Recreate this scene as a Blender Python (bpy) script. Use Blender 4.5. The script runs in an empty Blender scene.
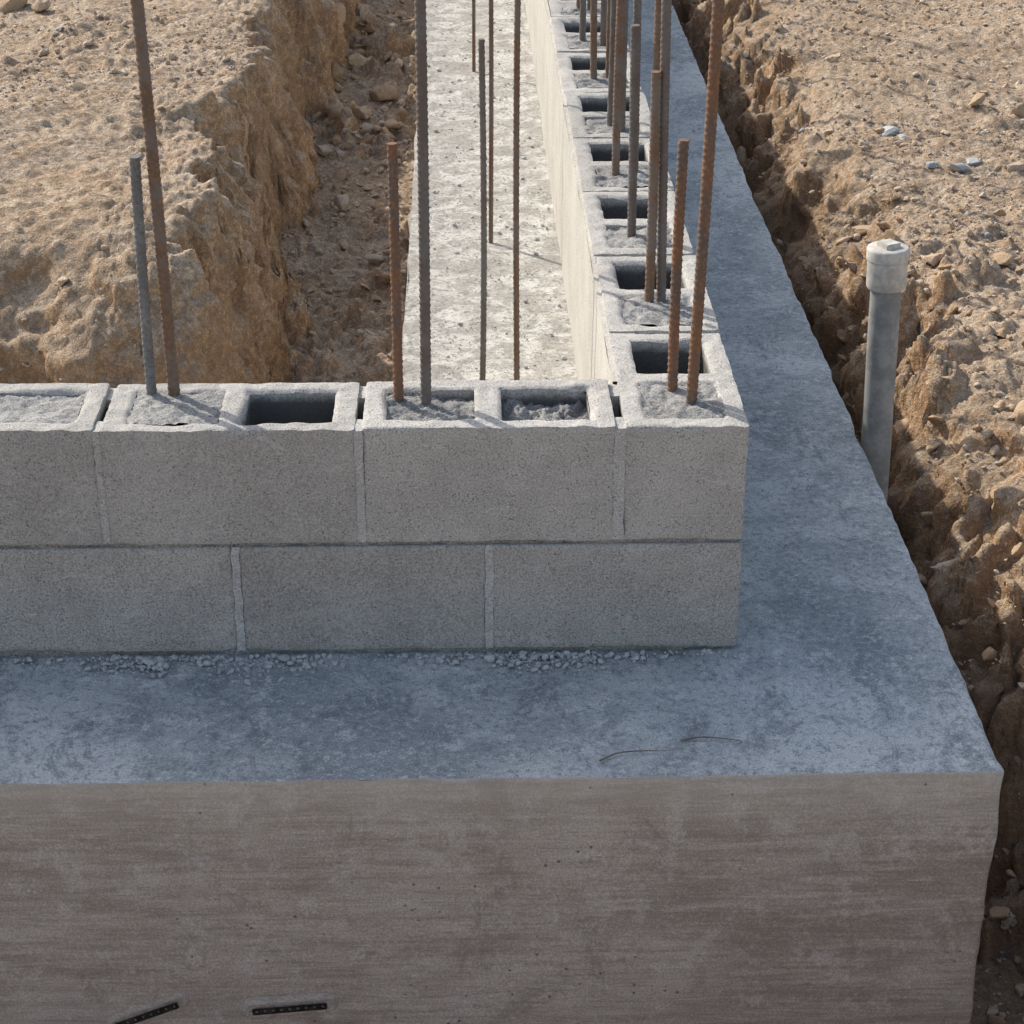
import bpy, bmesh, math, numpy as np
from mathutils import Vector, Matrix
rng=np.random.default_rng(7)
scene=bpy.context.scene
def col_link(o): scene.collection.objects.link(o)
# ---------------------------------------------------------------- noise
def _h(ix,iy,iz,s):
    n=(ix.astype(np.int64)*374761393+iy.astype(np.int64)*668265263+iz.astype(np.int64)*2147483647+s*974634777)&0xFFFFFFFF
    n=((n^(n>>13))*1274126177)&0xFFFFFFFF
    n=((n^(n>>15))*2246822519)&0xFFFFFFFF
    return ((n^(n>>16))&0xFFFFFF)/float(0xFFFFFF)
def vn2(x,y,s=0):
    ix=np.floor(x);iy=np.floor(y);fx=x-ix;fy=y-iy;z=np.zeros_like(ix)
    fx=fx*fx*(3-2*fx);fy=fy*fy*(3-2*fy)
    a=_h(ix,iy,z,s);b=_h(ix+1,iy,z,s);c=_h(ix,iy+1,z,s);d=_h(ix+1,iy+1,z,s)
    return 2*((a*(1-fx)+b*fx)*(1-fy)+(c*(1-fx)+d*fx)*fy)-1
def fbm2(x,y,s=0,o=4,g=.5):
    r=0;a=1.
    for i in range(o):
        c,sn=math.cos(i*1.1),math.sin(i*1.1)
        u=(x*c-y*sn)*2**i;v=(x*sn+y*c)*2**i
        r=r+a*vn2(u+i*17.3,v-i*9.1,s+i);a*=g
    return r
def vn3(x,y,z,s=0):
    ix=np.floor(x);iy=np.floor(y);iz=np.floor(z);fx=x-ix;fy=y-iy;fz=z-iz
    fx=fx*fx*(3-2*fx);fy=fy*fy*(3-2*fy);fz=fz*fz*(3-2*fz)
    r=0
    for dx,wx in((0,1-fx),(1,fx)):
        for dy,wy in((0,1-fy),(1,fy)):
            for dz,wz in((0,1-fz),(1,fz)):
                r=r+_h(ix+dx,iy+dy,iz+dz,s)*wx*wy*wz
    return 2*r-1
def fbm3(P,sc,s=0,o=3):
    r=0;a=1.
    for i in range(o):
        k=sc*2**i
        r=r+a*vn3(P[:,0]*k+3.1*i,P[:,1]*k+7.7*i,P[:,2]*k+1.3*i,s+i);a*=.5
    return r
def lumps(x,y,sc,s):
    wx=.25*vn2(x*sc*1.7,y*sc*1.7,s+7);wy=.25*vn2(x*sc*1.7,y*sc*1.7,s+8)
    X=x*sc+wx;Y=y*sc+wy;ix=np.floor(X);iy=np.floor(Y);z=np.zeros_like(ix);best=np.full_like(X,0.)
    for dx in(-1,0,1):
        for dy in(-1,0,1):
            jx=ix+dx;jy=iy+dy
            px=jx+.15+.7*_h(jx,jy,z,s);py=jy+.15+.7*_h(jx,jy,z,s+1)
            r=.10+.55*_h(jx,jy,z,s+2)**3
            d=1-((X-px)**2+(Y-py)**2)/(r*r)
            best=np.maximum(best,np.sqrt(np.clip(d,0,None))*r)
    return np.clip(best,0,None)/sc
def sst(a,b,x):
    t=np.clip((x-a)/(b-a),0,1);return t*t*(3-2*t)
# ---------------------------------------------------------------- mesh helpers
def mk(name,V,F,mat=None,smooth=True,parent=None):
    V=np.asarray(V,dtype=np.float32);F=np.asarray(F,dtype=np.int32);k=F.shape[1]
    me=bpy.data.meshes.new(name)
    me.vertices.add(len(V));me.vertices.foreach_set('co',V.ravel())
    me.loops.add(F.size);me.loops.foreach_set('vertex_index',F.ravel())
    me.polygons.add(len(F))
    me.polygons.foreach_set('loop_start',np.arange(0,F.size,k,dtype=np.int32))
    me.polygons.foreach_set('loop_total',np.full(len(F),k,dtype=np.int32))
    me.polygons.foreach_set('use_smooth',np.full(len(F),smooth))
    me.update(calc_edges=True);me.validate()
    o=bpy.data.objects.new(name,me);col_link(o)
    if mat: me.materials.append(mat)
    if parent: o.parent=parent
    return o
def gridfaces(nu,nv,off=0,flip=False):
    i=np.arange(nu-1)[:,None]*nv+np.arange(nv-1)[None,:]
    i=i.ravel()+off
    f=np.stack([i,i+nv,i+nv+1,i+1],1)
    return f[:,::-1] if flip else f
def rect(o,a,b,res):
    o,a,b=map(lambda q:np.array(q,float),(o,a,b))
    nu=max(2,int(round(np.linalg.norm(a)/res))+1);nv=max(2,int(round(np.linalg.norm(b)/res))+1)
    u=np.linspace(0,1,nu)[:,None,None];v=np.linspace(0,1,nv)[None,:,None]
    P=(o+a*u+b*v).reshape(-1,3)
    return P,gridfaces(nu,nv)
class Acc:
    def __init__(s): s.V=[];s.F=[];s.n=0
    def add(s,P,F): s.V.append(P);s.F.append(F+s.n);s.n+=len(P)
    def get(s): return np.concatenate(s.V),np.concatenate(s.F)
def merge(V,F):
    k=np.round(V*2e4).astype(np.int64)
    _,idx,inv=np.unique(k,axis=0,return_index=True,return_inverse=True)
    inv=inv.ravel()
    return V[idx],inv[F]
def empty(name):
    e=bpy.data.objects.new(name,None);col_link(e);return e
# ---------------------------------------------------------------- materials
class N:
    def __init__(s,name):
        s.m=bpy.data.materials.new(name);s.m.use_nodes=True;s.t=s.m.node_tree;s.t.nodes.clear()
        s.out=s.t.nodes.new('ShaderNodeOutputMaterial');s.b=s.t.nodes.new('ShaderNodeBsdfPrincipled')
        s.t.links.new(s.b.outputs[0],s.out.inputs[0]);s.b.inputs['Roughness'].default_value=.92
        s.b.inputs['Specular IOR Level'].default_value=.15
        s.co=s.t.nodes.new('ShaderNodeTexCoord').outputs['Object']
    def L(s,a,b): s.t.links.new(a,b)
    def map(s,sc=(1,1,1),rot=(0,0,0)):
        m=s.t.nodes.new('ShaderNodeMapping');m.inputs['Scale'].default_value=sc;m.inputs['Rotation'].default_value=rot;s.L(s.co,m.inputs[0]);return m.outputs[0]
    def noise(s,sc,det=3,rough=.6,vec=None,dist=0):
        n=s.t.nodes.new('ShaderNodeTexNoise');n.inputs['Scale'].default_value=sc;n.inputs['Detail'].default_value=det
        n.inputs['Roughness'].default_value=rough;n.inputs['Distortion'].default_value=dist;s.L(vec or s.co,n.inputs['Vector']);return n.outputs['Fac']
    def vor(s,sc,vec=None,feat='F1'):
        n=s.t.nodes.new('ShaderNodeTexVoronoi');n.feature=feat;n.inputs['Scale'].default_value=sc;s.L(vec or s.co,n.inputs['Vector']);return n.outputs['Distance']
    def ramp(s,f,a,b,va=0.,vb=1.):
        n=s.t.nodes.new('ShaderNodeMapRange');n.inputs[1].default_value=a;n.inputs[2].default_value=b;n.inputs[3].default_value=va;n.inputs[4].default_value=vb;n.interpolation_type='SMOOTHSTEP';s.L(f,n.inputs[0]);return n.outputs[0]
    def mix(s,f,a,b,mode='MIX'):
        n=s.t.nodes.new('ShaderNodeMix');n.data_type='RGBA';n.blend_type=mode
        if isinstance(f,(int,float)): n.inputs[0].default_value=f
        else: s.L(f,n.inputs[0])
        for q,i in((a,6),(b,7)):
            if isinstance(q,tuple): n.inputs[i].default_value=(*q,1)
            else: s.L(q,n.inputs[i])
        return n.outputs[2]
    def math(s,op,a,b=0.):
        n=s.t.nodes.new('ShaderNodeMath');n.operation=op
        for q,i in((a,0),(b,1)):
            if isinstance(q,(int,float)): n.inputs[i].default_value=q
            else: s.L(q,n.inputs[i])
        return n.outputs[0]
    def sep(s,v=None):
        n=s.t.nodes.new('ShaderNodeSeparateXYZ');s.L(v or s.co,n.inputs[0]);return n.outputs
    def geo(s,k):
        return s.t.nodes.new('ShaderNodeNewGeometry').outputs[k]
    def bump(s,hs):
        tot=None
        for h,d in hs:
            q=s.math('MULTIPLY',h,d);tot=q if tot is None else s.math('ADD',tot,q)
        n=s.t.nodes.new('ShaderNodeBump');n.inputs['Strength'].default_value=1;n.inputs['Distance'].default_value=1
        s.L(tot,n.inputs['Height']);s.L(n.outputs[0],s.b.inputs['Normal'])
    def color(s,c): s.L(c,s.b.inputs['Base Color'])
def m_block(name,ca,cb,cc,var=.0,pore=.55,core=False):
    n=N(name)
    big=n.noise(6,4,.65);med=n.noise(45,3,.7);fine=n.noise(330,2,.8)
    c=n.mix(n.ramp(big,.38,.62),ca,cb)
    c=n.mix(n.ramp(med,.5,.75,0,.45),c,cc)
    c=n.mix(n.ramp(n.noise(9,5,.75,n.map((1,1,2.6)),.5),.55,.66,0,.6),c,cc)
    c=n.mix(n.ramp(fine,.3,.7,.0,1.),n.mix(.42,c,(0.05,.05,.05)),n.mix(.25,c,(.85,.84,.8)))
    pf=n.math('MULTIPLY',n.ramp(n.vor(210),.12,.30,1,0),n.ramp(med,.42,.6))
    c=n.mix(n.math('MULTIPLY',pf,pore),c,(.09,.085,.08))
    if var:
        c=n.mix(n.ramp(n.geo('Random Per Island'),0,1,0,var),c,(.2,.19,.175))
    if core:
        # shade inside the hollow cores, painted as darker albedo below the rim
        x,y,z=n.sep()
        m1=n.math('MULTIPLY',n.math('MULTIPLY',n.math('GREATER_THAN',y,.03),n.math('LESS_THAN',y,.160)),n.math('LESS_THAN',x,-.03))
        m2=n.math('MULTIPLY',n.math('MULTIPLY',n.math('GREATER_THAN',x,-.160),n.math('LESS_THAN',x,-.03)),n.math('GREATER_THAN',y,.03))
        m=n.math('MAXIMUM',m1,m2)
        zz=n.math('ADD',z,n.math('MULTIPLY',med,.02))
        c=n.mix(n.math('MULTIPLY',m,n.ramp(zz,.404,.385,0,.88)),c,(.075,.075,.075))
    n.color(c)
    n.bump([(med,.0012),(fine,.0014),(pf,-.0016)])
    return n.m
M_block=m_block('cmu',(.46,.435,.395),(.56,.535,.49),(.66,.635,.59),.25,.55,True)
M_block2=m_block('cmu_lower',(.40,.375,.34),(.49,.465,.42),(.58,.555,.515),.2)
M_mortar=m_block('mortar',(.51,.495,.465),(.59,.575,.545),(.66,.645,.61),0,.25)
M_bed=m_block('bed_mortar',(.24,.225,.205),(.34,.325,.30),(.44,.42,.39),0,.5)
M_grout=m_block('grout',(.19,.187,.18),(.32,.31,.295),(.44,.43,.41),0,.7)
M_parge=m_block('parge_coat',(.55,.52,.45),(.65,.615,.545),(.71,.68,.61),0,.15)
def m_footing_top():
    n=N('footing_top')
    x,y,z=n.sep()
    big=n.noise(2.2,6,.68,None,.6);med=n.noise(12,6,.8,None,.6);sp=n.noise(75,4,.8);fine=n.noise(380,2,.8)
    c=n.mix(n.ramp(big,.36,.60),(.32,.36,.375),(.60,.63,.63))
    c=n.mix(n.ramp(med,.50,.60,0,.65),c,(.29,.325,.345))
    c=n.mix(n.ramp(n.noise(4.5,7,.82,n.map((1.7,.8,1)),1.),.54,.60,0,.65),c,(.20,.23,.25))
    c=n.mix(n.ramp(n.noise(23,5,.78,None,.3),.55,.62,0,.7),c,(.68,.70,.69))
    c=n.mix(n.ramp(sp,.53,.62,0,.6),c,(.17,.19,.205))
    c=n.mix(n.ramp(sp,.46,.36,0,.55),c,(.70,.715,.71))
    c=n.mix(n.ramp(fine,.35,.6,.45,0),c,(.15,.16,.17))
    c=n.mix(n.ramp(fine,.55,.75,0,.5),c,(.78,.79,.78))
    inner=n.math('MULTIPLY',n.ramp(x,-.2,-.12,1,0),n.ramp(y,.1,.3,0,1))
    ci=n.mix(n.ramp(med,.43,.55),(.60,.585,.54),(.36,.345,.315))
    ci=n.mix(n.ramp(sp,.52,.60,0,.85),ci,(.20,.19,.17))
    ci=n.mix(n.ramp(n.noise(3.2,5,.75,None,.5),.52,.62,0,.45),ci,(.34,.31,.27))
    ci=n.mix(n.ramp(fine,.5,.7,0,.5),ci,(.72,.71,.67))
    c=n.mix(inner,c,ci)
    n.color(c)
    n.bump([(med,.006),(sp,.0042),(fine,.0007)])
    return n.m
def m_footing_side():
    n=N('footing_side')
    x,y,z=n.sep()
    grain=n.noise(1,4,.75,n.map((5,5,70)),.6);g2=n.noise(1,3,.7,n.map((14,14,210)),.4)
    big=n.noise(2.6,5,.7,None,.4);med=n.noise(19,5,.75);fine=n.noise(300,2,.8)
    c=n.mix(n.ramp(big,.38,.62),(.37,.33,.29),(.50,.46,.415))
    c=n.mix(n.ramp(grain,.47,.62,0,.5),c,(.60,.565,.515))
    c=n.mix(n.ramp(grain,.46,.36,0,.5),c,(.29,.25,.215))
    c=n.mix(n.ramp(g2,.54,.66,0,.4),c,(.26,.225,.195))
    c=n.mix(n.ramp(med,.53,.62,0,.55),c,(.59,.565,.53))
    c=n.mix(n.ramp(n.noise(6,6,.78,None,.8),.55,.64,0,.6),c,(.30,.265,.23))
    c=n.mix(n.ramp(n.noise(14,5,.75,n.map((1.,1,.35)),.3),.58,.66,0,.4),c,(.28,.245,.215))
    c=n.mix(n.ramp(fine,.35,.65,.4,0),c,(.15,.13,.11))
    c=n.mix(n.ramp(fine,.55,.75,0,.3),c,(.70,.68,.64))
    c=n.mix(n.ramp(z,-.12,-.0,0,.4),c,(.56,.535,.49))
    pf=n.math('MULTIPLY',n.ramp(n.vor(48),.05,.13,1,0),n.ramp(big,.5,.56))
    c=n.mix(n.math('MULTIPLY',pf,.7),c,(.12,.105,.095))
    n.color(c)
    n.bump([(grain,.0022),(g2,.0008),(med,.0022),(fine,.0008),(pf,-.003)])
    return n.m
def m_dirt():
    n=N('dirt')
    x,y,z=n.sep()
    nz=n.sep(n.geo('Normal'))[2]
    big=n.noise(1.6,4,.6);med=n.noise(9,6,.76,None,.3);sm=n.noise(60,4,.8);fine=n.noise(260,3,.8)
    c=n.mix(n.ramp(big,.38,.62),(.52,.395,.275),(.64,.51,.38))
    c=n.mix(n.ramp(med,.46,.58,0,.7),c,(.44,.305,.195))
    c=n.mix(n.ramp(med,.44,.34,0,.5),c,(.68,.575,.45))
    c=n.mix(n.ramp(nz,.25,.85,.9,0),c,n.mix(n.ramp(med,.42,.6),(.68,.42,.22),(.46,.27,.145)))
    c=n.mix(n.ramp(sm,.43,.54,.55,0),c,(.27,.185,.115))
    c=n.mix(n.ramp(sm,.54,.64,0,.6),c,(.72,.62,.49))
    c=n.mix(n.ramp(fine,.40,.54,.5,0),c,(.20,.14,.09))
    c=n.mix(n.ramp(fine,.56,.7,0,.5),c,(.75,.67,.56))
    deep=n.math('MULTIPLY',n.ramp(z,-.05,-.30,0,.6),n.ramp(x,.3,.36,0,1))  # trench shade painted into the soil colour, darker with depth on the right
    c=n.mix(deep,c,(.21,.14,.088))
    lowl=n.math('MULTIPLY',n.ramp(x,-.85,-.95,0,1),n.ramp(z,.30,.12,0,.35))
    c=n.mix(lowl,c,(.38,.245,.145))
    n.color(c)
    n.bump([(med,.014),(sm,.011),(fine,.0032)])
    return n.m
def m_stone(name,cols,dirt=(.54,.42,.3),dm=.6):
    n=N(name)
    r=n.geo('Random Per Island')
    cr=n.t.nodes.new('ShaderNodeValToRGB');cr.color_ramp.interpolation='CONSTANT'
    e=cr.color_ramp.elements
    while len(e)<len(cols): e.new(.5)
    for i,(p,c) in enumerate(cols): e[i].position=p;e[i].color=(*c,1)
    n.L(r,cr.inputs[0])
    sm=n.noise(90,4,.7);f=n.noise(400,2,.7)
    c=n.mix(n.ramp(sm,.4,.6,0,dm),cr.outputs[0],dirt)
    c=n.mix(n.ramp(f,.35,.6,.35,0),c,(.14,.11,.09))
    n.color(c);n.bump([(sm,.005),(f,.001)])
    return n.m
def m_rebar(name,a,b,c3,lo,hi):
    n=N(name);big=n.noise(14,4,.7);f=n.noise(160,3,.7)
    c=n.mix(n.ramp(big,lo,hi),a,b);c=n.mix(n.ramp(f,.5,.62,0,.75),c,c3)
    n.color(c);n.b.inputs['Metallic'].default_value=.1;n.b.inputs['Roughness'].default_value=.8
    n.bump([(f,.0005)]);return n.m
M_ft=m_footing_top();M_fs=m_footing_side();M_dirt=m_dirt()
M_stone=m_stone('stone_mix',[(0,(.56,.44,.32)),(.35,(.67,.57,.45)),(.6,(.45,.33,.22)),(.84,(.55,.50,.44)),(.965,(.42,.45,.48))])
M_rock=m_stone('trench_rock',[(0,(.56,.41,.27)),(.35,(.65,.52,.39)),(.65,(.48,.33,.20)),(.85,(.60,.54,.46))],(.52,.37,.23),.85)
M_bluestone=m_stone('blue_stone',[(0,(.42,.46,.50)),(.5,(.50,.53,.56))],(.5,.5,.48))
M_crumb=m_stone('mortar_crumb',[(0,(.54,.56,.565)),(.5,(.64,.65,.65)),(.8,(.44,.46,.47))],(.56,.57,.57))
M_rust=m_rebar('rebar_rusty',(.22,.125,.08),(.15,.12,.105),(.31,.17,.09),.42,.58)
M_rust2=m_rebar('rebar_brown',(.18,.12,.085),(.20,.17,.15),(.29,.17,.095),.4,.6)
M_gray=m_rebar('rebar_gray',(.16,.135,.12),(.19,.18,.17),(.19,.13,.095),.4,.6)
M_blue=m_rebar('rebar_bluegray',(.18,.185,.185),(.25,.26,.26),(.17,.125,.095),.4,.65)
def simple(name,a,b,sc,rough=.6,metal=0):
    n=N(name);s=n.noise(sc,4,.7);n.color(n.mix(n.ramp(s,.4,.62),a,b));n.b.inputs['Roughness'].default_value=rough;n.b.inputs['Metallic'].default_value=metal
    n.bump([(s,.0006)]);return n.m
M_pipe=simple('pvc_grey',(.25,.25,.24),(.36,.355,.335),22,.65)
M_cap=simple('pvc_cap',(.46,.44,.40),(.64,.60,.52),35,.65)
M_strap=simple('black_strap',(.015,.015,.016),(.05,.045,.04),60,.5,.3)
M_twig=simple('twig',(.15,.125,.10),(.24,.20,.165),90,.9)
# ---------------------------------------------------------------- dims
A=.348;B=.358;IN=-.57;BK=.57;FD=.62;TW=.19
# ---------------------------------------------------------------- terrain
def H(x,y,detail=True):
    e=fbm2(x*2.3,y*2.3,11,3)
    e2=fbm2(x*9,y*9,15,3)
    sh=.16*sst(.6,-.6,y)
    t=np.clip((x-(.37+sh)+.06*e+.03*e2)/.36,0,1)
    prof=1-(1-t)**1.8
    zr=-.55+prof*.53
    zr=zr+sst(.7,2.5,x)*.05+.03*fbm2(x*1.3,y*1.3,21,3)*sst(.5,1.,x)
    fr=sst(-1.5,-2.3,y+.1*e)
    zf=-.62+.60*fr
    z_right=np.where(x>.36,zr,zf)
    z_right=np.where((x>.36)&(y<-.3),np.maximum(zr,zf),z_right)
    top=.35+.045*fbm2(x*1.1,y*1.1,31,3)+.02*sst(-1.,-3.,x)
    zcut=.02*vn2(x*3,y*26,19)+.03*e2
    bul=.07*np.exp(-((y-1.55)/.28)**2)-.05*np.exp(-((y-2.15)/.3)**2)
    u=(-.90-x+.06*e+zcut+bul)/.13
    w=(y-.62+.08*e+.04*e2)/.50
    k=6.
    s=-np.log(np.exp(-k*np.clip(u,-1,3))+np.exp(-k*np.clip(w,-1,3)))/k+.06
    s=np.clip(s,0,1);s=1-(1-s)**1.7
    zfl=-.085+.02*e+.02*sst(-.8,-.95,x)
    zl=zfl+(top-zfl)*s
    z=np.where(x<-.4,zl,-.1)
    z=np.where((y<BK-.04),np.where(x<A-.02,-.66,z_right),z)
    z=np.where((y<-B+.02),z_right,z)
    z=np.where((x>IN+.04)&(x<A-.02)&(y>-B+.02),-.66,z)
    z=np.where(x>=A-.02,z_right,z)
    bank=np.where(x>A,sst(-.0,-.10,zr)*1.,0.)
    floor=((x<IN)&(z<.0))*1.
    rt=.26+1.2*bank+.7*floor
    p1=sst(.0,.7,vn2(x*2.1,y*2.1,5)+.5*vn2(x*5,y*5,6)+.2+.6*bank)
    z=z+.012*fbm2(x*6,y*6,41,4)*(.6+.9*bank)+.0052*fbm2(x*45,y*45,45,4,.62)
    z=z+rt*p1*(1.*lumps(x,y,7,51)+1.3*lumps(x,y,17,55)+.9*lumps(x+.3,y,19,155))+(.3+.7*rt)*1.*lumps(x,y,40,59)*sst(-.6,.3,vn2(x*6,y*6,9))-.01*rt
    return z
def axis(parts,lim,g=1.12):
    m=np.unique(np.round(np.concatenate([np.arange(a,b,st) for a,b,st in parts]),5)).tolist()
    st=parts[-1][2];hi=[];s=st;v=m[-1]
    while v<lim: s*=g;v+=s;hi.append(v)
    lo=[];s=parts[0][2];v=m[0]
    while v>-lim: s*=g;v-=s;lo.append(v)
    return np.array(lo[::-1]+m+hi)
gx=axis([(-2.5,-1.16,.0085),(-1.16,-.84,.0035),(-.84,-.4,.007),(-.4,.34,.03),(.34,.9,.0055),(.9,2.2,.0085)],150)
gy=axis([(-1.1,-.4,.012),(-.4,3.2,.0085),(3.2,5.8,.013)],150)
X,Y=np.meshgrid(gx,gy,indexing='ij')
Z=H(X.ravel(),Y.ravel())
far=np.maximum(sst(12,30,np.abs(X.ravel())),sst(14,30,np.abs(Y.ravel())))
Z=Z*(1-far)+far*(.0+.3*fbm2(X.ravel()*.05,Y.ravel()*.05,71,3))
Zg=Z.reshape(X.shape)
def blur(a,k,ax):
    ker=np.ones(k)/k;return np.apply_along_axis(lambda q:np.convolve(np.pad(q,k//2,mode='edge'),ker,'valid'),ax,a)
Zs=blur(blur(Zg,9,0),9,1)
dzx=np.gradient(Zs,gx,axis=0);dzy=np.gradient(Zs,gy,axis=1)
sl=np.hypot(dzx,dzy).ravel();nrm=np.sqrt(1+sl**2)
V=np.stack([X.ravel(),Y.ravel(),Z],1)
act=(sl>.35)&(far<.01)&~((V[:,0]>IN-.03)&(V[:,0]<A+.015)&(V[:,1]>-B-.02))&~((V[:,0]<A)&(V[:,1]>-B-.02)&(V[:,1]<BK+.03))&(V[:,1]<7)&(V[:,1]>-1.2)
Q=V[act];m=sst(.4,1.3,sl[act])
rid=1-np.abs(fbm3(Q*np.array([1,1,1.6]),11,501,3))*1.6
dsp=m*(.030*fbm3(Q,6,511,2)+.016*rid+.009*fbm3(Q,38,521,3)-.010)
dsp=np.clip(dsp,-.03,.05)
V[act,0]+=dsp*(-dzx.ravel()[act]/nrm[act]);V[act,1]+=dsp*(-dzy.ravel()[act]/nrm[act]);V[act,2]+=dsp/nrm[act]
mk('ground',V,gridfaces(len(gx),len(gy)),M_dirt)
# ---------------------------------------------------------------- stones
def ico(sub):
    bm=bmesh.new();bmesh.ops.create_icosphere(bm,subdivisions=sub,radius=1)
    v=np.array([q.co[:] for q in bm.verts]);f=np.array([[q.index for q in p.verts] for p in bm.faces]);bm.free();return v,f
ICO={k:ico(k) for k in(1,2,3)}
def stones(name,pos,size,sub,mat,parent=None,flat=.7,sink=.25,smooth=False,ang=0.):
    v0,f0=ICO[sub];n=len(pos);Vs=np.repeat(v0[None],n,0)
    if sub>1:
        for c in range(9):
            d=rng.normal(size=(n,3));d/=np.linalg.norm(d,axis=1)[:,None];k=rng.uniform(.45-ang,.85-ang,n)
            t=np.einsum('nvi,ni->nv',Vs,d)-k[:,None];t=np.clip(t,0,None)
            Vs=Vs-t[:,:,None]*d[:,None,:]*.96
    Vs=Vs*(1+rng.normal(0,(.035+ang*.12) if sub>1 else .16,(n,len(v0),1)))
    S=rng.uniform(.7,1.25,(n,3));S[:,2]*=flat;Vs=Vs*S[:,None,:]*(1+ang)
    a=rng.uniform(0,6.283,n);ca,sa=np.cos(a)[:,None],np.sin(a)[:,None]
    x=Vs[:,:,0]*ca-Vs[:,:,1]*sa;y=Vs[:,:,0]*sa+Vs[:,:,1]*ca
    tl=rng.uniform(-.35,.35,n)[:,None]*(1+ang*3);z=Vs[:,:,2]*np.cos(tl)+x*np.sin(tl)
    Vs=np.stack([x,y,z],2)*size[:,None,None]
    Vs+=pos[:,None,:];Vs[:,:,2]+=(size*(flat-sink))[:,None]*.6
    F=(f0[None]+(np.arange(n)*len(v0))[:,None,None]).reshape(-1,3)
    return mk(name,Vs.reshape(-1,3),F,mat,smooth,parent)
def place(n,x0,x1,y0,y1,dens=None):
    x=rng.uniform(x0,x1,n);y=rng.uniform(y0,y1,n)
    inf=((x>IN-.0)&(x<A+.0)&(y>-B))|((x<A)&(y>-B)&(y<BK+.0))
    k=~inf
    if dens is not None: k&=rng.uniform(0,1,n)<dens(x,y)
    h=H(x,y);h2=H(x+.012,y)
    k&=np.abs(h2-h)<.014
    return x[k],y[k]
gp=empty('gravel')
x,y=place(120000,-2.4,2.2,-1.,6,lambda x,y:np.clip(.25+.40*(x>A)+.5*((x>-.95)&(x<IN))+.5*vn2(x*1.7,y*1.7,3)+.4*vn2(x*6,y*6,4),0,1))
sz=.0017+.0026*rng.pareto(2.9,len(x)).clip(0,4.5)
stones('pebbles',np.stack([x,y,H(x,y)],1),sz,1,M_stone,gp)
x,y=place(4200,-2.4,2.2,-1.,6,lambda x,y:np.clip(.2+.6*(x>A)+.6*vn2(x*2.5,y*2.5,33),0,1))
stones('small_stones',np.stack([x,y,H(x,y)],1),rng.uniform(.005,.012,len(x)),2,M_stone,gp,smooth=True,ang=.1)
x,y=place(600,-2.4,2.2,-1.,6,lambda x,y:.15+.75*(x>A))
xb=rng.uniform(.42,.95,260);yb=rng.uniform(-.9,2.6,260)
x=np.r_[x,xb];y=np.r_[y,yb]
stones('clods',np.stack([x,y,H(x,y)],1),.010+.009*rng.pareto(2.8,len(x)).clip(0,3),3,M_rock,gp,.75,.35,True,ang=.18)
bp=np.array([[.83,3.1],[.87,3.02],[.97,2.75],[1.02,2.80],[.93,1.55],[.90,2.78]])
stones('blue_grey_stones',np.c_[bp,H(bp[:,0],bp[:,1])],np.array([.042,.025,.035,.028,.04,.022]),3,M_bluestone,gp,.45,.3,True,ang=.12)
n=150
x=rng.uniform(-.92,-.60,n);y=rng.uniform(.9,6,n);s=.009+.009*rng.pareto(2.7,n).clip(0,2.5)
x1=rng.uniform(-.90,-.61,50);y1=rng.uniform(2.9,4.9,50);s1=rng.uniform(.014,.036,50)
big=np.array([[-.86,3.9,.055],[-.78,4.15,.05],[-.70,3.75,.048],[-.84,3.45,.045],[-.66,3.3,.036],[-.75,3.5,.034],[-.88,4.4,.055],[-.80,4.9,.055],[-.68,4.5,.04],[-.66,1.62,.036],[-.86,3.15,.035],[-.79,2.9,.025],[-.62,2.0,.022],[-.67,2.6,.025],[-1.75,3.3,.05],[-1.68,3.25,.03]])
x=np.r_[x,x1,big[:,0]];y=np.r_[y,y1,big[:,1]];s=np.r_[s,s1,big[:,2]]
stones('trench_rocks',np.stack([x,y,H(x,y)],1),s,3,M_rock,None,.75,.05,True,ang=.2)
# ---------------------------------------------------------------- footing
foot=empty('concrete_footing')
def rnd_noise(P,s): return .5+.5*np.clip(vn3(P[:,0]*9,P[:,1]*9,P[:,2]*9,s)+.6*vn3(P[:,0]*31,P[:,1]*31,P[:,2]*31,s+3),-1,1)
fx=np.unique(np.round(np.r_[np.linspace(-6,-1.5,60),np.arange(-1.5,A-.012,.008),np.linspace(A-.012,A,6)],5))
fy=np.unique(np.round(np.r_[np.linspace(-B,-B+.012,6),np.arange(-B+.012,1.,.008),np.arange(1.,5.2,.014),np.linspace(5.2,14,80)],5))
X,Y=np.meshgrid(fx,fy,indexing='ij');P=np.stack([X.ravel(),Y.ravel(),np.zeros(X.size)],1)
F=gridfaces(len(fx),len(fy))
c=P[F].mean(1);keep=(c[:,0]>IN)|(c[:,1]<BK);F=F[keep]
def ztop(P): return .0022*fbm2(P[:,0]*5,P[:,1]*5,81,3)+.0016*fbm2(P[:,0]*28,P[:,1]*28,85,4)
P[:,2]+=ztop(P)
inner=(P[:,0]<-.19)&(P[:,1]>.2)
P[:,2]+=inner*.004*np.clip(fbm2(P[:,0]*22,P[:,1]*22,88,4),0,1)
P[:,2]+=(~inner)*.003*np.clip(fbm2(P[:,0]*17,P[:,1]*17,89,4)-.25,0,1)*sst(A,A-.03,P[:,0])*sst(-B,-B+.03,P[:,1])
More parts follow.
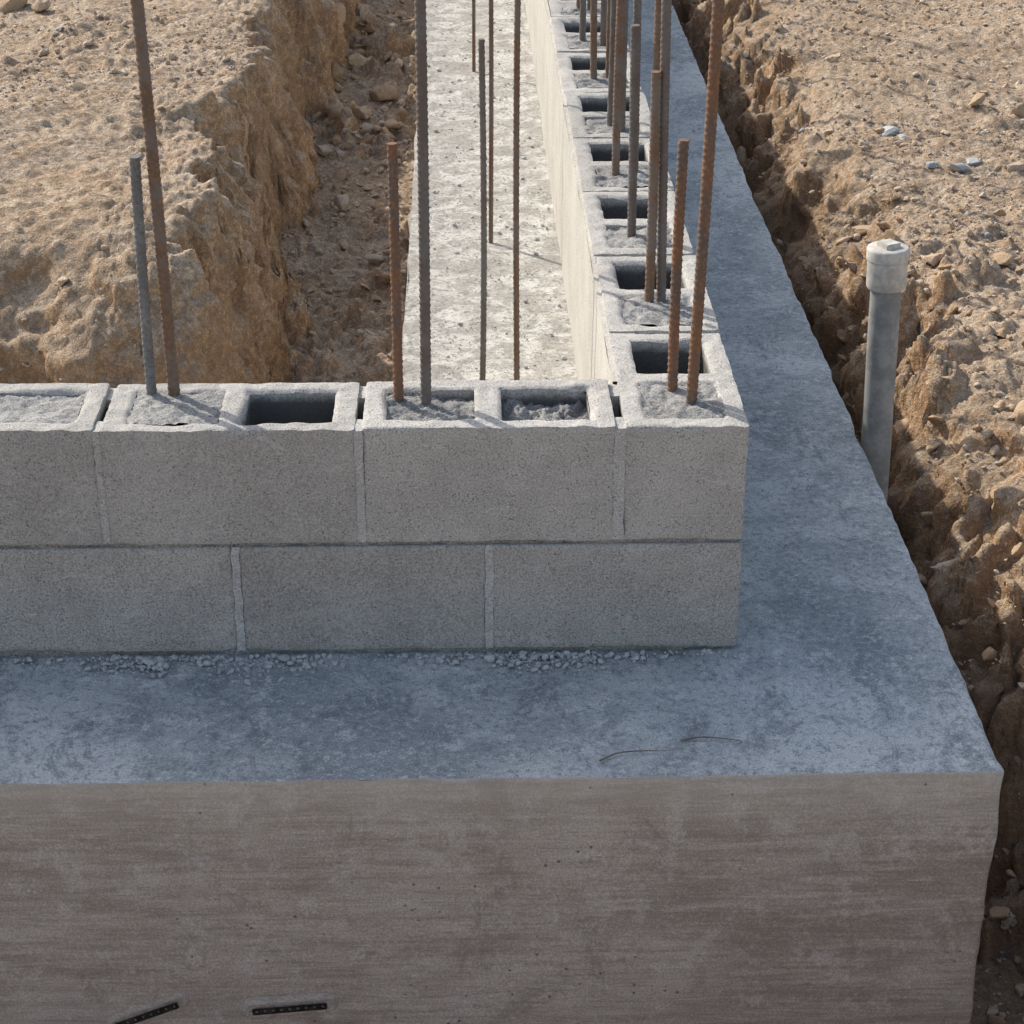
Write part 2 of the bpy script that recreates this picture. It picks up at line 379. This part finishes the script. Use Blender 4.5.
def edge_shift(P):
    Q=P.copy()
    r=.003+.010*np.clip(rnd_noise(P,3),0,1)**2.5
    dx=np.clip(P[:,0]-(A-r),0,None);dy=np.clip((-B+r)-P[:,1],0,None);dz=np.clip(P[:,2]+r,0,None)
    d=np.sqrt(dx**2+dy**2+dz**2)+1e-9
    m=((dx>0).astype(int)+(dy>0)+(dz>0))>=2
    sc=np.where(m,np.minimum(1,r/d),1.)
    Q[:,0]=np.where(dx>0,A-r+dx*sc,Q[:,0]);Q[:,1]=np.where(dy>0,-B+r-dy*sc,Q[:,1]);Q[:,2]=np.where(dz>0,-r+dz*sc,Q[:,2])
    wb=.0022*vn2(P[:,1]*2.1,P[:,2]*4,7)+.0022*vn2(P[:,1]*14,P[:,2]*14,8)+.0014*vn2(P[:,1]*50,P[:,2]*50,12)+.004*np.exp(-((P[:,2]+.09)/.06)**2)*(P[:,1]<.2)
    Q[:,0]+=wb*sst(A-.06,A,P[:,0])
    Q[:,1]+=(.0025*vn2(P[:,0]*3,P[:,2]*5,9)+.001*vn2(P[:,0]*20,P[:,2]*60,10)+.0012*vn2(P[:,0]*13,P[:,2]*13,13))*sst(-B+.05,-B,P[:,1])
    return Q
mk('top',edge_shift(P),F,M_ft,parent=foot)
fz=np.unique(np.round(np.r_[np.linspace(-.012,0,6),np.arange(-FD,-.012,.009)],5))
a=Acc()
X,Zq=np.meshgrid(fx,fz,indexing='ij');a.add(np.stack([X.ravel(),np.full(X.size,-B),Zq.ravel()],1),gridfaces(len(fx),len(fz)))
Yg,Zq=np.meshgrid(fy,fz,indexing='ij');a.add(np.stack([np.full(Yg.size,A),Yg.ravel(),Zq.ravel()],1),gridfaces(len(fy),len(fz)))
P,F=a.get()
zz=ztop(P);top=P[:,2]>-1e-6
P[top,2]+=zz[top]
P,F=merge(edge_shift(P),F)
mk('sides',P,F,M_fs,parent=foot)
a=Acc()
a.add(*rect((IN,BK,-FD),(0,14-BK,0),(0,0,FD),.03));P,F=a.get();a=Acc();a.add(P,F[:,::-1]);a.add(*rect((IN,BK,-FD),(-6-IN,0,0),(0,0,FD),.03))
P,F=a.get();P[:,0]+=.012*vn2(P[:,1]*9,P[:,2]*5,4)*(P[:,2]<-.001)*(P[:,1]>BK)
mk('inner_sides',P,F,M_fs,parent=foot)
# ---------------------------------------------------------------- block wall
wall=empty('concrete_block_wall')
def block(x0,x1,y0,y1,z0,z1,axis_x,res,cells=True,seed=0):
    L=(x1-x0) if axis_x else (y1-y0);T=(y1-y0) if axis_x else (x1-x0);Hh=z1-z0
    a=Acc()
    sh=.034;cw=(L-2*.036-.042)/2
    lx=[0,.036,.036+cw,L-.036-cw,L-.036,L];ly=[0,sh,T-sh,T]
    a.add(*rect((0,0,0),(L,0,0),(0,0,Hh),res))
    P,F=rect((0,T,0),(L,0,0),(0,0,Hh),res);a.add(P,F[:,::-1])
    P,F=rect((0,0,0),(0,T,0),(0,0,Hh),res);a.add(P,F[:,::-1])
    a.add(*rect((L,0,0),(0,T,0),(0,0,Hh),res))
    if cells:
        for i in range(5):
            for j in range(3):
                if j==1 and i in(1,3): continue
                a.add(*rect((lx[i],ly[j],Hh),(lx[i+1]-lx[i],0,0),(0,ly[j+1]-ly[j],0),res*.8))
        for i in(1,3):
            p0,p1,q0,q1=lx[i],lx[i+1],ly[1],ly[2];r2=res*1.5
            P,F=rect((p0,q0,0),(p1-p0,0,0),(0,0,Hh),r2);a.add(P,F[:,::-1])
            a.add(*rect((p0,q1,0),(p1-p0,0,0),(0,0,Hh),r2))
            a.add(*rect((p0,q0,0),(0,q1-q0,0),(0,0,Hh),r2))
            P,F=rect((p1,q0,0),(0,q1-q0,0),(0,0,Hh),r2);a.add(P,F[:,::-1])
    else: a.add(*rect((0,0,Hh),(L,0,0),(0,T,0),res))
    P,F=a.get()
    if not axis_x:
        P=P[:,[1,0,2]];F=F[:,::-1]
    W=P+np.array([x0,y0,z0])
    if cells:
        q=P if axis_x else P[:,[1,0,2]]
        dm=np.full(len(P),9.)
        for i in(1,3):
            ddx=np.maximum(lx[i]-q[:,0],q[:,0]-lx[i+1]);ddy=np.maximum(ly[1]-q[:,1],q[:,1]-ly[2])
            d=np.where((ddx>0)&(ddy>0),np.hypot(ddx,ddy),np.maximum(ddx,ddy));dm=np.minimum(dm,np.abs(d))
        r=.002+.018*rnd_noise(W,seed+20)**2
        t=np.clip(1-dm/(r+1e-6),0,1)*(P[:,2]>Hh-1e-5)
        W[:,2]-=t*t*r*.7
        tp=(P[:,2]>Hh-1e-5)
        W[:,2]+=tp*(.0016*fbm3(W,35,seed+2,3)-.001)
    c=np.array([(x0+x1)/2,(y0+y1)/2,(z0+z1)/2]);h=np.array([(x1-x0)/2,(y1-y0)/2,(z1-z0)/2])
    q=W-c;r=(.0018+.0085*rnd_noise(W,seed+5)**3)[:,None]
    k=np.clip(q,-(h-r),h-r);d=q-k;ln=np.linalg.norm(d,axis=1)[:,None]+1e-9
    cnt=(np.abs(d)>1e-6).sum(1)>=2
    q=np.where(cnt[:,None]&(ln>r),k+d*np.minimum(1,r/ln),q)
    W=q+c
    n3=.0006*np.stack([fbm3(W,60,seed+k_,2) for k_ in(1,2,3)],1)
    W=W+n3
    return merge(W,F)
lo=Acc();lo2=Acc()
z1a,z1b=.010,.197;z2a,z2b=.204,.400
k=0;y=0.
while y<13.9:
    ya=y if y==0 else y+.005
    res=.0055 if y<.3 else(.008 if y<2.4 else .02)
    jit=rng.normal(0,.0012,2) if y>0 else (0,0)
    lo.add(*block(-TW+jit[0],0+jit[0],ya,y+.395,z2a,z2b+jit[1],False,res,True,k));k+=1;y+=.4
x=-.2
while x>-5.9:
    res=.0055 if x>-1.3 else .02
    jt=rng.normal(0,.0008,2)
    lo.add(*block(x-.395,x-.006,0+jt[0],TW,z2a,z2b+jt[1],True,res,True,k));k+=1;x-=.4
x=0.
while x>-5.9:
    res=.0055 if x>-1.3 else .02
    xb=x if x==0 else x-.005
    jt=rng.normal(0,.0012)
    lo2.add(*block(x-.395,xb,0+jt+.001,TW,z1a,z1b,True,res,False,k));k+=1;x-=.4
y=.2
while y<13.9:
    lo2.add(*block(-TW,0,y+.005,y+.395,z1a,z1b,False,.02,False,k));k+=1;y+=.4
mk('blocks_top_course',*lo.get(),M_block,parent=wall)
mk('blocks_bottom_course',*lo2.get(),M_block2,parent=wall)
mo=Acc();be=Acc()
def mbox(x0,x1,y0,y1,z0,z1,res=.006,amp=.0009,acc=None):
    acc=acc or mo
    a=Acc();Lx,Ly,Lz=x1-x0,y1-y0,z1-z0
    a.add(*rect((x0,y0,z0),(Lx,0,0),(0,0,Lz),res));a.add(*rect((x1,y0,z0),(0,Ly,0),(0,0,Lz),res))
    P,F=rect((x0,y1,z0),(Lx,0,0),(0,0,Lz),res);a.add(P,F[:,::-1])
    P,F=rect((x0,y0,z0),(0,Ly,0),(0,0,Lz),res);a.add(P,F[:,::-1])
    a.add(*rect((x0,y0,z1),(Lx,0,0),(0,Ly,0),res))
    P,F=a.get();P=P+amp*np.stack([fbm3(P,50,90+q,3) for q in range(3)],1)
    acc.add(P,F)
x=-.2
while x>-5.9:
    w0,w1=(x-.007,x+.011) if x==-.2 else (x-.007,x+.0065)
    rs=.004 if x>-1.3 else .02
    rec=.0006 if abs(x+1.0)>.1 else .004
    mbox(w0,w1,rec,.045,z2a+.001,z2b-.004,rs,.0016);mbox(w0,w1,.14,TW-.002,z2a,z2b-.008,rs);x-=.4
x=-.4
while x>-5.9:
    mbox(x-.0065,x+.0065,.0018,.05,z1a,z1b,.004 if x>-1.3 else .02,.0016);x-=.4
y=.4
while y<13.9:
    mbox(-.045,-.0015,y-.0065,y+.0065,z2a,z2b-.004,.012);mbox(-TW+.002,-.145,y-.0065,y+.0065,z2a,z2b-.003,.012);y+=.4
y=.6
while y<13.9: mbox(-.045,-.002,y-.0065,y+.0065,z1a,z1b,.012);y+=.4
mbox(-5.9,-.008,.008,TW-.004,z1b-.003,z2a+.003,.008,.0035,be)
mbox(-TW+.004,-.009,TW,13.9,z1b-.003,z2a+.003,.03,.0012,be)
mbox(-5.9,-.009,.009,TW-.002,-.004,z1a+.002,.008,.004,be)
mbox(-TW+.002,-.009,TW,13.9,-.004,z1a+.002,.03,.0012,be)
mk('mortar_joints',*mo.get(),M_mortar,parent=wall)
mk('bed_joints',*be.get(),M_bed,parent=wall)
gr=Acc()
def grout(x0,x1,y0,y1,depth,amp,seed):
    P,F=rect((x0-.003,y0-.003,0),(x1-x0+.006,0,0),(0,y1-y0+.006,0),.0035)
    P[:,2]=z2b-depth+amp*1.1*fbm2(P[:,0]*32,P[:,1]*32,seed,5,.68)+amp*.5*lumps(P[:,0],P[:,1],70,seed)*60
    P[:,2]=np.minimum(P[:,2],z2b-.0005)
    gr.add(P,F)
cw=(.389-2*.036-.042)/2
x=-.2;i=0
dep=[((.014,.005),(.034,.009)),((.005,.003),(.12,.012)),((.004,.003),(.006,.003))]
while x>-5.9:
    xa=x-.395;d=dep[i%3]
    grout(xa+.036,xa+.036+cw,.034,TW-.034,d[0][0],d[0][1],200+i)
    grout(x-.006-.036-cw,x-.042,.034,TW-.034,d[1][0],d[1][1],230+i);x-=.4;i+=1
y=0.;i=0
while y<13.9:
    ya=y if y==0 else y+.005;Lb=y+.395-ya;cw2=(Lb-2*.036-.042)/2
    grout(-TW+.034,-.034,ya+.036,ya+.036+cw2,.004,.004,300+i)
    grout(-TW+.034,-.034,y+.395-.036-cw2,y+.395-.036,.15,.009,340+i);y+=.4;i+=1
mk('grout_fill',*gr.get(),M_grout,parent=wall)
P,F=rect((-TW-.0075,TW+.0,0),(0,13.7,0),(0,0,.394),.014)
P[:,0]+=.0014*fbm2(P[:,1]*6,P[:,2]*6,401,4)
P[:,2]+=(P[:,2]>.39)*.003*fbm2(P[:,1]*15,P[:,2]*0,402,3)
a=Acc();a.add(P,F[:,::-1])
P2,F2=rect((-TW-.0075,TW,.394),(.009,0,0),(0,13.7,0),.014);P2[:,2]+=.003*fbm2(P2[:,1]*15,P2[:,1]*0,402,3);a.add(P2,F2)
mk('parge_coat',*a.get(),M_parge,parent=wall)
# ---------------------------------------------------------------- mortar crumbs on the footing
n=5200
x=-rng.uniform(0,1.3,n)
cl=sst(-.35,.6,vn2(x*7,x*0+3,77)+.5*vn2(x*19,x*0+8,78)+.3)
keep=rng.uniform(0,1,n)<(.15+.85*cl);x=x[keep];n=len(x)
y=-.003-np.abs(rng.normal(0,.020,n))*(.4+cl[keep]);s=.0008+.0014*rng.pareto(2.0,n).clip(0,4.)
x2=rng.uniform(-1.3,.33,700);y2=rng.uniform(-.34,-.01,700);s2=rng.uniform(.0006,.0019,700)
x3=rng.uniform(.01,.33,900);y3=rng.uniform(0,5,900);s3=rng.uniform(.001,.0026,900)
x4=rng.uniform(-.55,-.21,1600);y4=rng.uniform(.9,6,1600);s4=.0013+.002*rng.pareto(3,1600).clip(0,3)
bx=np.array([-.945,-.93,-.73,-.72,-.40,-.385,-.31,-.12]);by=np.array([-.02,-.016,-.018,-.028,-.022,-.03,-.018,-.02]);bs=np.array([.013,.009,.013,.008,.012,.008,.009,.007])
xx=np.r_[x,x2,x3,x4,bx];yy=np.r_[y,y2,y3,y4,by];ss=np.r_[s,s2,s3,s4,bs]
stones('mortar_crumbs',np.stack([xx,yy,np.zeros(len(xx))+.001],1),ss,2,M_crumb,None,.75,.15,True)
# ---------------------------------------------------------------- tubes
def tube(path,rad,nseg=12,cap=True):
    path=np.array(path,float);n=len(path)
    t=np.gradient(path,axis=0);t/=np.linalg.norm(t,axis=1)[:,None]
    ref=np.array([1.,0,0]) if abs(t[0,0])<.8 else np.array([0,1.,0])
    u=np.cross(t,ref);u/=np.linalg.norm(u,axis=1)[:,None];v=np.cross(t,u)
    th=np.linspace(0,2*np.pi,nseg,endpoint=False)
    R=rad if np.ndim(rad)==2 else np.repeat(np.asarray(rad)[:,None] if np.ndim(rad)==1 else np.full((n,1),rad),nseg,1)
    P=path[:,None,:]+R[:,:,None]*(np.cos(th)[None,:,None]*u[:,None,:]+np.sin(th)[None,:,None]*v[:,None,:])
    i=np.arange(n-1)[:,None]*nseg;j=np.arange(nseg)[None,:];jn=(j+1)%nseg
    F=np.stack([(i+j).ravel(),(i+jn).ravel(),(i+nseg+jn).ravel(),(i+nseg+j).ravel()],1)
    P=P.reshape(-1,3);P=np.vstack([P,path[0],path[-1]]);b=(n-1)*nseg
    L=F.tolist();m=len(P)
    for q in range(nseg):
        L.append([m-2,(q+1)%nseg,q]);L.append([m-1,b+q,b+(q+1)%nseg])
    return P,L
def tobj(name,P,L,mat):
    me=bpy.data.meshes.new(name);me.from_pydata(P.tolist(),[],L)
    me.polygons.foreach_set('use_smooth',np.array([len(f)==4 for f in L]));me.update()
    o=bpy.data.objects.new(name,me);col_link(o);me.materials.append(mat);return o
def rebar(bx,by,zb,tx,ty,zt,r,mat,dz=.0022,bend=.003,seed=0):
    n=int((zt-zb)/dz)+2;t=np.linspace(0,1,n)
    px=bx+(tx-bx)*t+bend*np.sin(t*np.pi)*math.cos(seed*2.4);py=by+(ty-by)*t+bend*np.sin(t*np.pi)*math.sin(seed*2.4);pz=zb+(zt-zb)*t
    ns=14;th=np.linspace(0,2*np.pi,ns,endpoint=False)[None,:]
    zz=pz[:,None];side=np.where(np.sin(th)>0,1,-1)
    ph=(zz/.0105+side*.25+.35*np.abs(np.sin(th)))%1.
    rib=np.clip(1-np.abs(ph-.5)/.24,0,1)
    lon=(np.abs(np.sin(th))<.2)
    R=r+np.maximum(rib*.0014*(np.abs(np.sin(th))>.15),lon*.0011)
    P,L=tube(np.stack([px,py,pz],1),R,ns)
    return tobj('rebar',P,L,mat)
bars=[(-.898,.150,-.912,.150,1.35,.0092,M_rust2),(-.934,.150,-.930,.150,.785,.0080,M_blue),
(-.542,.138,-.543,.138,.807,.0076,M_rust),(-.499,.129,-.498,.129,1.35,.0082,M_gray),
(-.103,.150,-.100,.160,.804,.0080,M_rust),(-.082,.100,-.068,.100,1.35,.0085,M_rust)]
for i,(bx,by,tx,ty,zt,r,m) in enumerate(bars):
    k=(zt-.38)/(.64)
    rebar(bx,by,.3,bx+(tx-bx)*min(k,1.5),ty,zt,r,m,seed=i)
yc=.5;i=0
while yc<9:
    P1=(-.113+.008*rng.normal(),yc+.035+.01*rng.normal());P2=(-.070+.008*rng.normal(),yc+.01+.02*rng.normal())
    if i==0: P1=(-.108,.560);P2=(-.083,.568)
    dz=.003 if yc<1.6 else .006
    rebar(P1[0],P1[1],.3,P1[0]+.003*rng.normal(),P1[1],.805+.01*rng.normal(),.0082,M_gray if i%2 else M_rust2,dz,seed=10+i)
    rebar(P2[0],P2[1],.3,P2[0]+.006*rng.normal(),P2[1],1.35,.0082,M_rust2 if i%3==1 else M_gray,dz,seed=30+i)
    yc+=.4;i+=1
for q,(bx,by,zt,r) in enumerate([(-.405,.81,.806,.0055),(-.333,.83,1.3,.0055),(-.367,2.06,1.3,.0055),(-.396,3.8,1.2,.0055)]):
    rebar(bx,by,-.01,bx+(.004 if q!=2 else -.004),by,zt,r,M_rust2 if q else M_gray,.004,.006,seed=50+q)
# ---------------------------------------------------------------- pvc pipe
pipe=empty('pvc_pipe')
pb=np.array([.398,.86,-.5]);pt=np.array([.376,.85,.395]);d=(pt-pb)/np.linalg.norm(pt-pb)
def lathe(name,prof,mat,ns=40):
    path=np.array([pb+d*h for h,_ in prof])
    u=np.cross(d,[0,1,0]);u/=np.linalg.norm(u);v=np.cross(d,u);th=np.linspace(0,2*np.pi,ns,endpoint=False)
    R=np.array([r for _,r in prof])
    P=(path[:,None,:]+R[:,None,None]*(np.cos(th)[None,:,None]*u+np.sin(th)[None,:,None]*v)).reshape(-1,3)
    n=len(prof);i=np.arange(n-1)[:,None]*ns;j=np.arange(ns)[None,:];jn=(j+1)%ns
    F=np.stack([(i+j).ravel(),(i+jn).ravel(),(i+ns+jn).ravel(),(i+ns+j).ravel()],1)[:,::-1]
    o=mk(name,P,F,mat,True,pipe)
    m=o.modifiers.new('e','EDGE_SPLIT');m.split_angle=math.radians(40);return o
Lp=np.linalg.norm(pt-pb)
lathe('pipe_body',[(0,.0298)]+[(h,.0298+.0002*math.sin(h*30)) for h in np.linspace(.02,Lp-.05,30)]+[(Lp-.03,.0298)],M_pipe)
lathe('cap',[(Lp-.080,.0300),(Lp-.080,.0368),(Lp-.077,.0382),(Lp-.024,.0386),(Lp-.022,.0408),(Lp-.003,.0412),(Lp+.000,.0398),(Lp+.002,.036),(Lp+.001,.001)],M_cap)
bm=bmesh.new();bmesh.ops.create_cube(bm,size=1);bmesh.ops.scale(bm,vec=(.034,.034,.012),verts=bm.verts);bmesh.ops.bevel(bm,geom=bm.edges[:],offset=.002,segments=2,affect='EDGES')
me=bpy.data.meshes.new('plug');bm.to_mesh(me);bm.free();me.materials.append(M_cap);o=bpy.data.objects.new('square_plug',me);col_link(o);o.location=pb+d*(Lp+.005);o.rotation_euler=(0,0,.5);o.parent=pipe
# ---------------------------------------------------------------- form tie straps low on the face
def strap(xa,za,xb,zb):
    e=empty('form_tie_strap')
    bm=bmesh.new()
    L=math.hypot(xb-xa,zb-za);n=int(L/.0125)
    cw_=L/n;hgt=.010
    def box(a0,a1,b0,b1):
        r=bmesh.ops.create_cube(bm,size=1);bmesh.ops.scale(bm,vec=(a1-a0,.0028,b1-b0),verts=r['verts']);bmesh.ops.translate(bm,vec=((a0+a1)/2,0,(b0+b1)/2),verts=r['verts'])
    box(0,L,hgt*.32,hgt*.5);box(0,L,-hgt*.5,-hgt*.32)
    for i in range(n+1): box(max(0,i*cw_-cw_*.33),min(L,i*cw_+cw_*.33),-hgt*.3195,hgt*.3195)
    me=bpy.data.meshes.new('strip');bm.to_mesh(me);bm.free();me.materials.append(M_strap)
    o=bpy.data.objects.new('perforated_strip',me);col_link(o);o.parent=e
    o.location=(xa,-B-.0055,za);o.rotation_euler=(0,-math.atan2(zb-za,xb-xa),0)
    P,F=rect((xa-.02,-B,min(za,zb)-.02),(abs(xb-xa)+.04,0,0),(0,0,abs(zb-za)+.045),.003)
    t=(P[:,0]-xa)/(xb-xa);zl=za+(zb-za)*t;dd=np.abs(P[:,2]-zl-.001)
    ex=np.clip(np.maximum(xa-P[:,0],P[:,0]-xb),0,None);q=np.hypot(dd,ex)
    P[:,1]+=-.0045*np.exp(-((q-.013)/.005)**2)*(.7+.5*vn2(P[:,0]*60,P[:,2]*60,5))+.004*sst(.012,.02,q)-.0008
    mk('concrete_lip',P,F,M_fs,True,e)
strap(-.985,-.447,-.887,-.407);strap(-.773,-.423,-.658,-.413)
# ---------------------------------------------------------------- twigs
def twig(pts,r):
    pts=np.array(pts,float);t=np.linspace(0,1,len(pts));T=np.linspace(0,1,40)
    P=np.stack([np.interp(T,t,pts[:,k]) for k in range(3)],1)
    ker=np.ones(7)/7
    for k in range(3):
        q=np.pad(P[:,k],3,mode='edge');P[:,k]=np.convolve(q,ker,'valid')
    V,L=tube(P,r*(1.2-T),8);tobj('twig',V,L,M_twig)
twig([(-.245,-.325,.004),(-.215,-.303,.005),(-.175,-.297,.004),(-.145,-.300,.005),(-.12,-.292,.004)],.0013)
twig([(-.12,-.272,.004),(-.085,-.262,.005),(-.05,-.268,.005),(-.022,-.275,.004),(-.04,-.29,.004)],.0013)
# ---------------------------------------------------------------- light
SUN_EL=36.;SUN_AZ=-45.
az=math.radians(SUN_AZ);el=math.radians(SUN_EL)
to=Vector((math.sin(az)*math.cos(el),math.cos(az)*math.cos(el),math.sin(el)))
sl=bpy.data.lights.new('sun','SUN');sl.energy=4.3;sl.angle=math.radians(.53);sl.color=(1,.94,.85)
so=bpy.data.objects.new('sun',sl);col_link(so);so.rotation_euler=to.to_track_quat('Z','Y').to_euler()
w=bpy.data.worlds.new('World');scene.world=w;w.use_nodes=True;nt=w.node_tree
sk=nt.nodes.new('ShaderNodeTexSky');sk.sky_type='NISHITA';sk.sun_disc=False;sk.sun_elevation=el;sk.sun_rotation=math.radians(SUN_AZ)
sk.dust_density=2.5;sk.ozone_density=.6
hs=nt.nodes.new('ShaderNodeHueSaturation');hs.inputs['Saturation'].default_value=.78;hs.inputs['Value'].default_value=1.3
bg=nt.nodes['Background'];bg.inputs[1].default_value=.15;nt.links.new(sk.outputs[0],hs.inputs['Color']);nt.links.new(hs.outputs[0],bg.inputs[0])
# ---------------------------------------------------------------- camera
cx,cy,cz,ya,pi_,ro,f=-0.4381,-2.88354,1.67144,0.02548,0.45626,0.00233,2056.27
Fw=Vector((math.sin(ya)*math.cos(pi_),math.cos(ya)*math.cos(pi_),-math.sin(pi_)))
R=Vector((math.cos(ya),-math.sin(ya),0));U=R.cross(Fw)
R2=R*math.cos(ro)+U*math.sin(ro);U2=U*math.cos(ro)-R*math.sin(ro)
M=Matrix(((R2.x,U2.x,-Fw.x,cx),(R2.y,U2.y,-Fw.y,cy),(R2.z,U2.z,-Fw.z,cz),(0,0,0,1)))
cd=bpy.data.cameras.new('camera');cd.sensor_width=36;cd.lens=f/1024*36;cd.clip_end=1000;cd.clip_start=.05
co=bpy.data.objects.new('camera',cd);col_link(co);co.matrix_world=M;scene.camera=co
scene.view_settings.view_transform='Standard';scene.view_settings.look='None';scene.view_settings.exposure=0
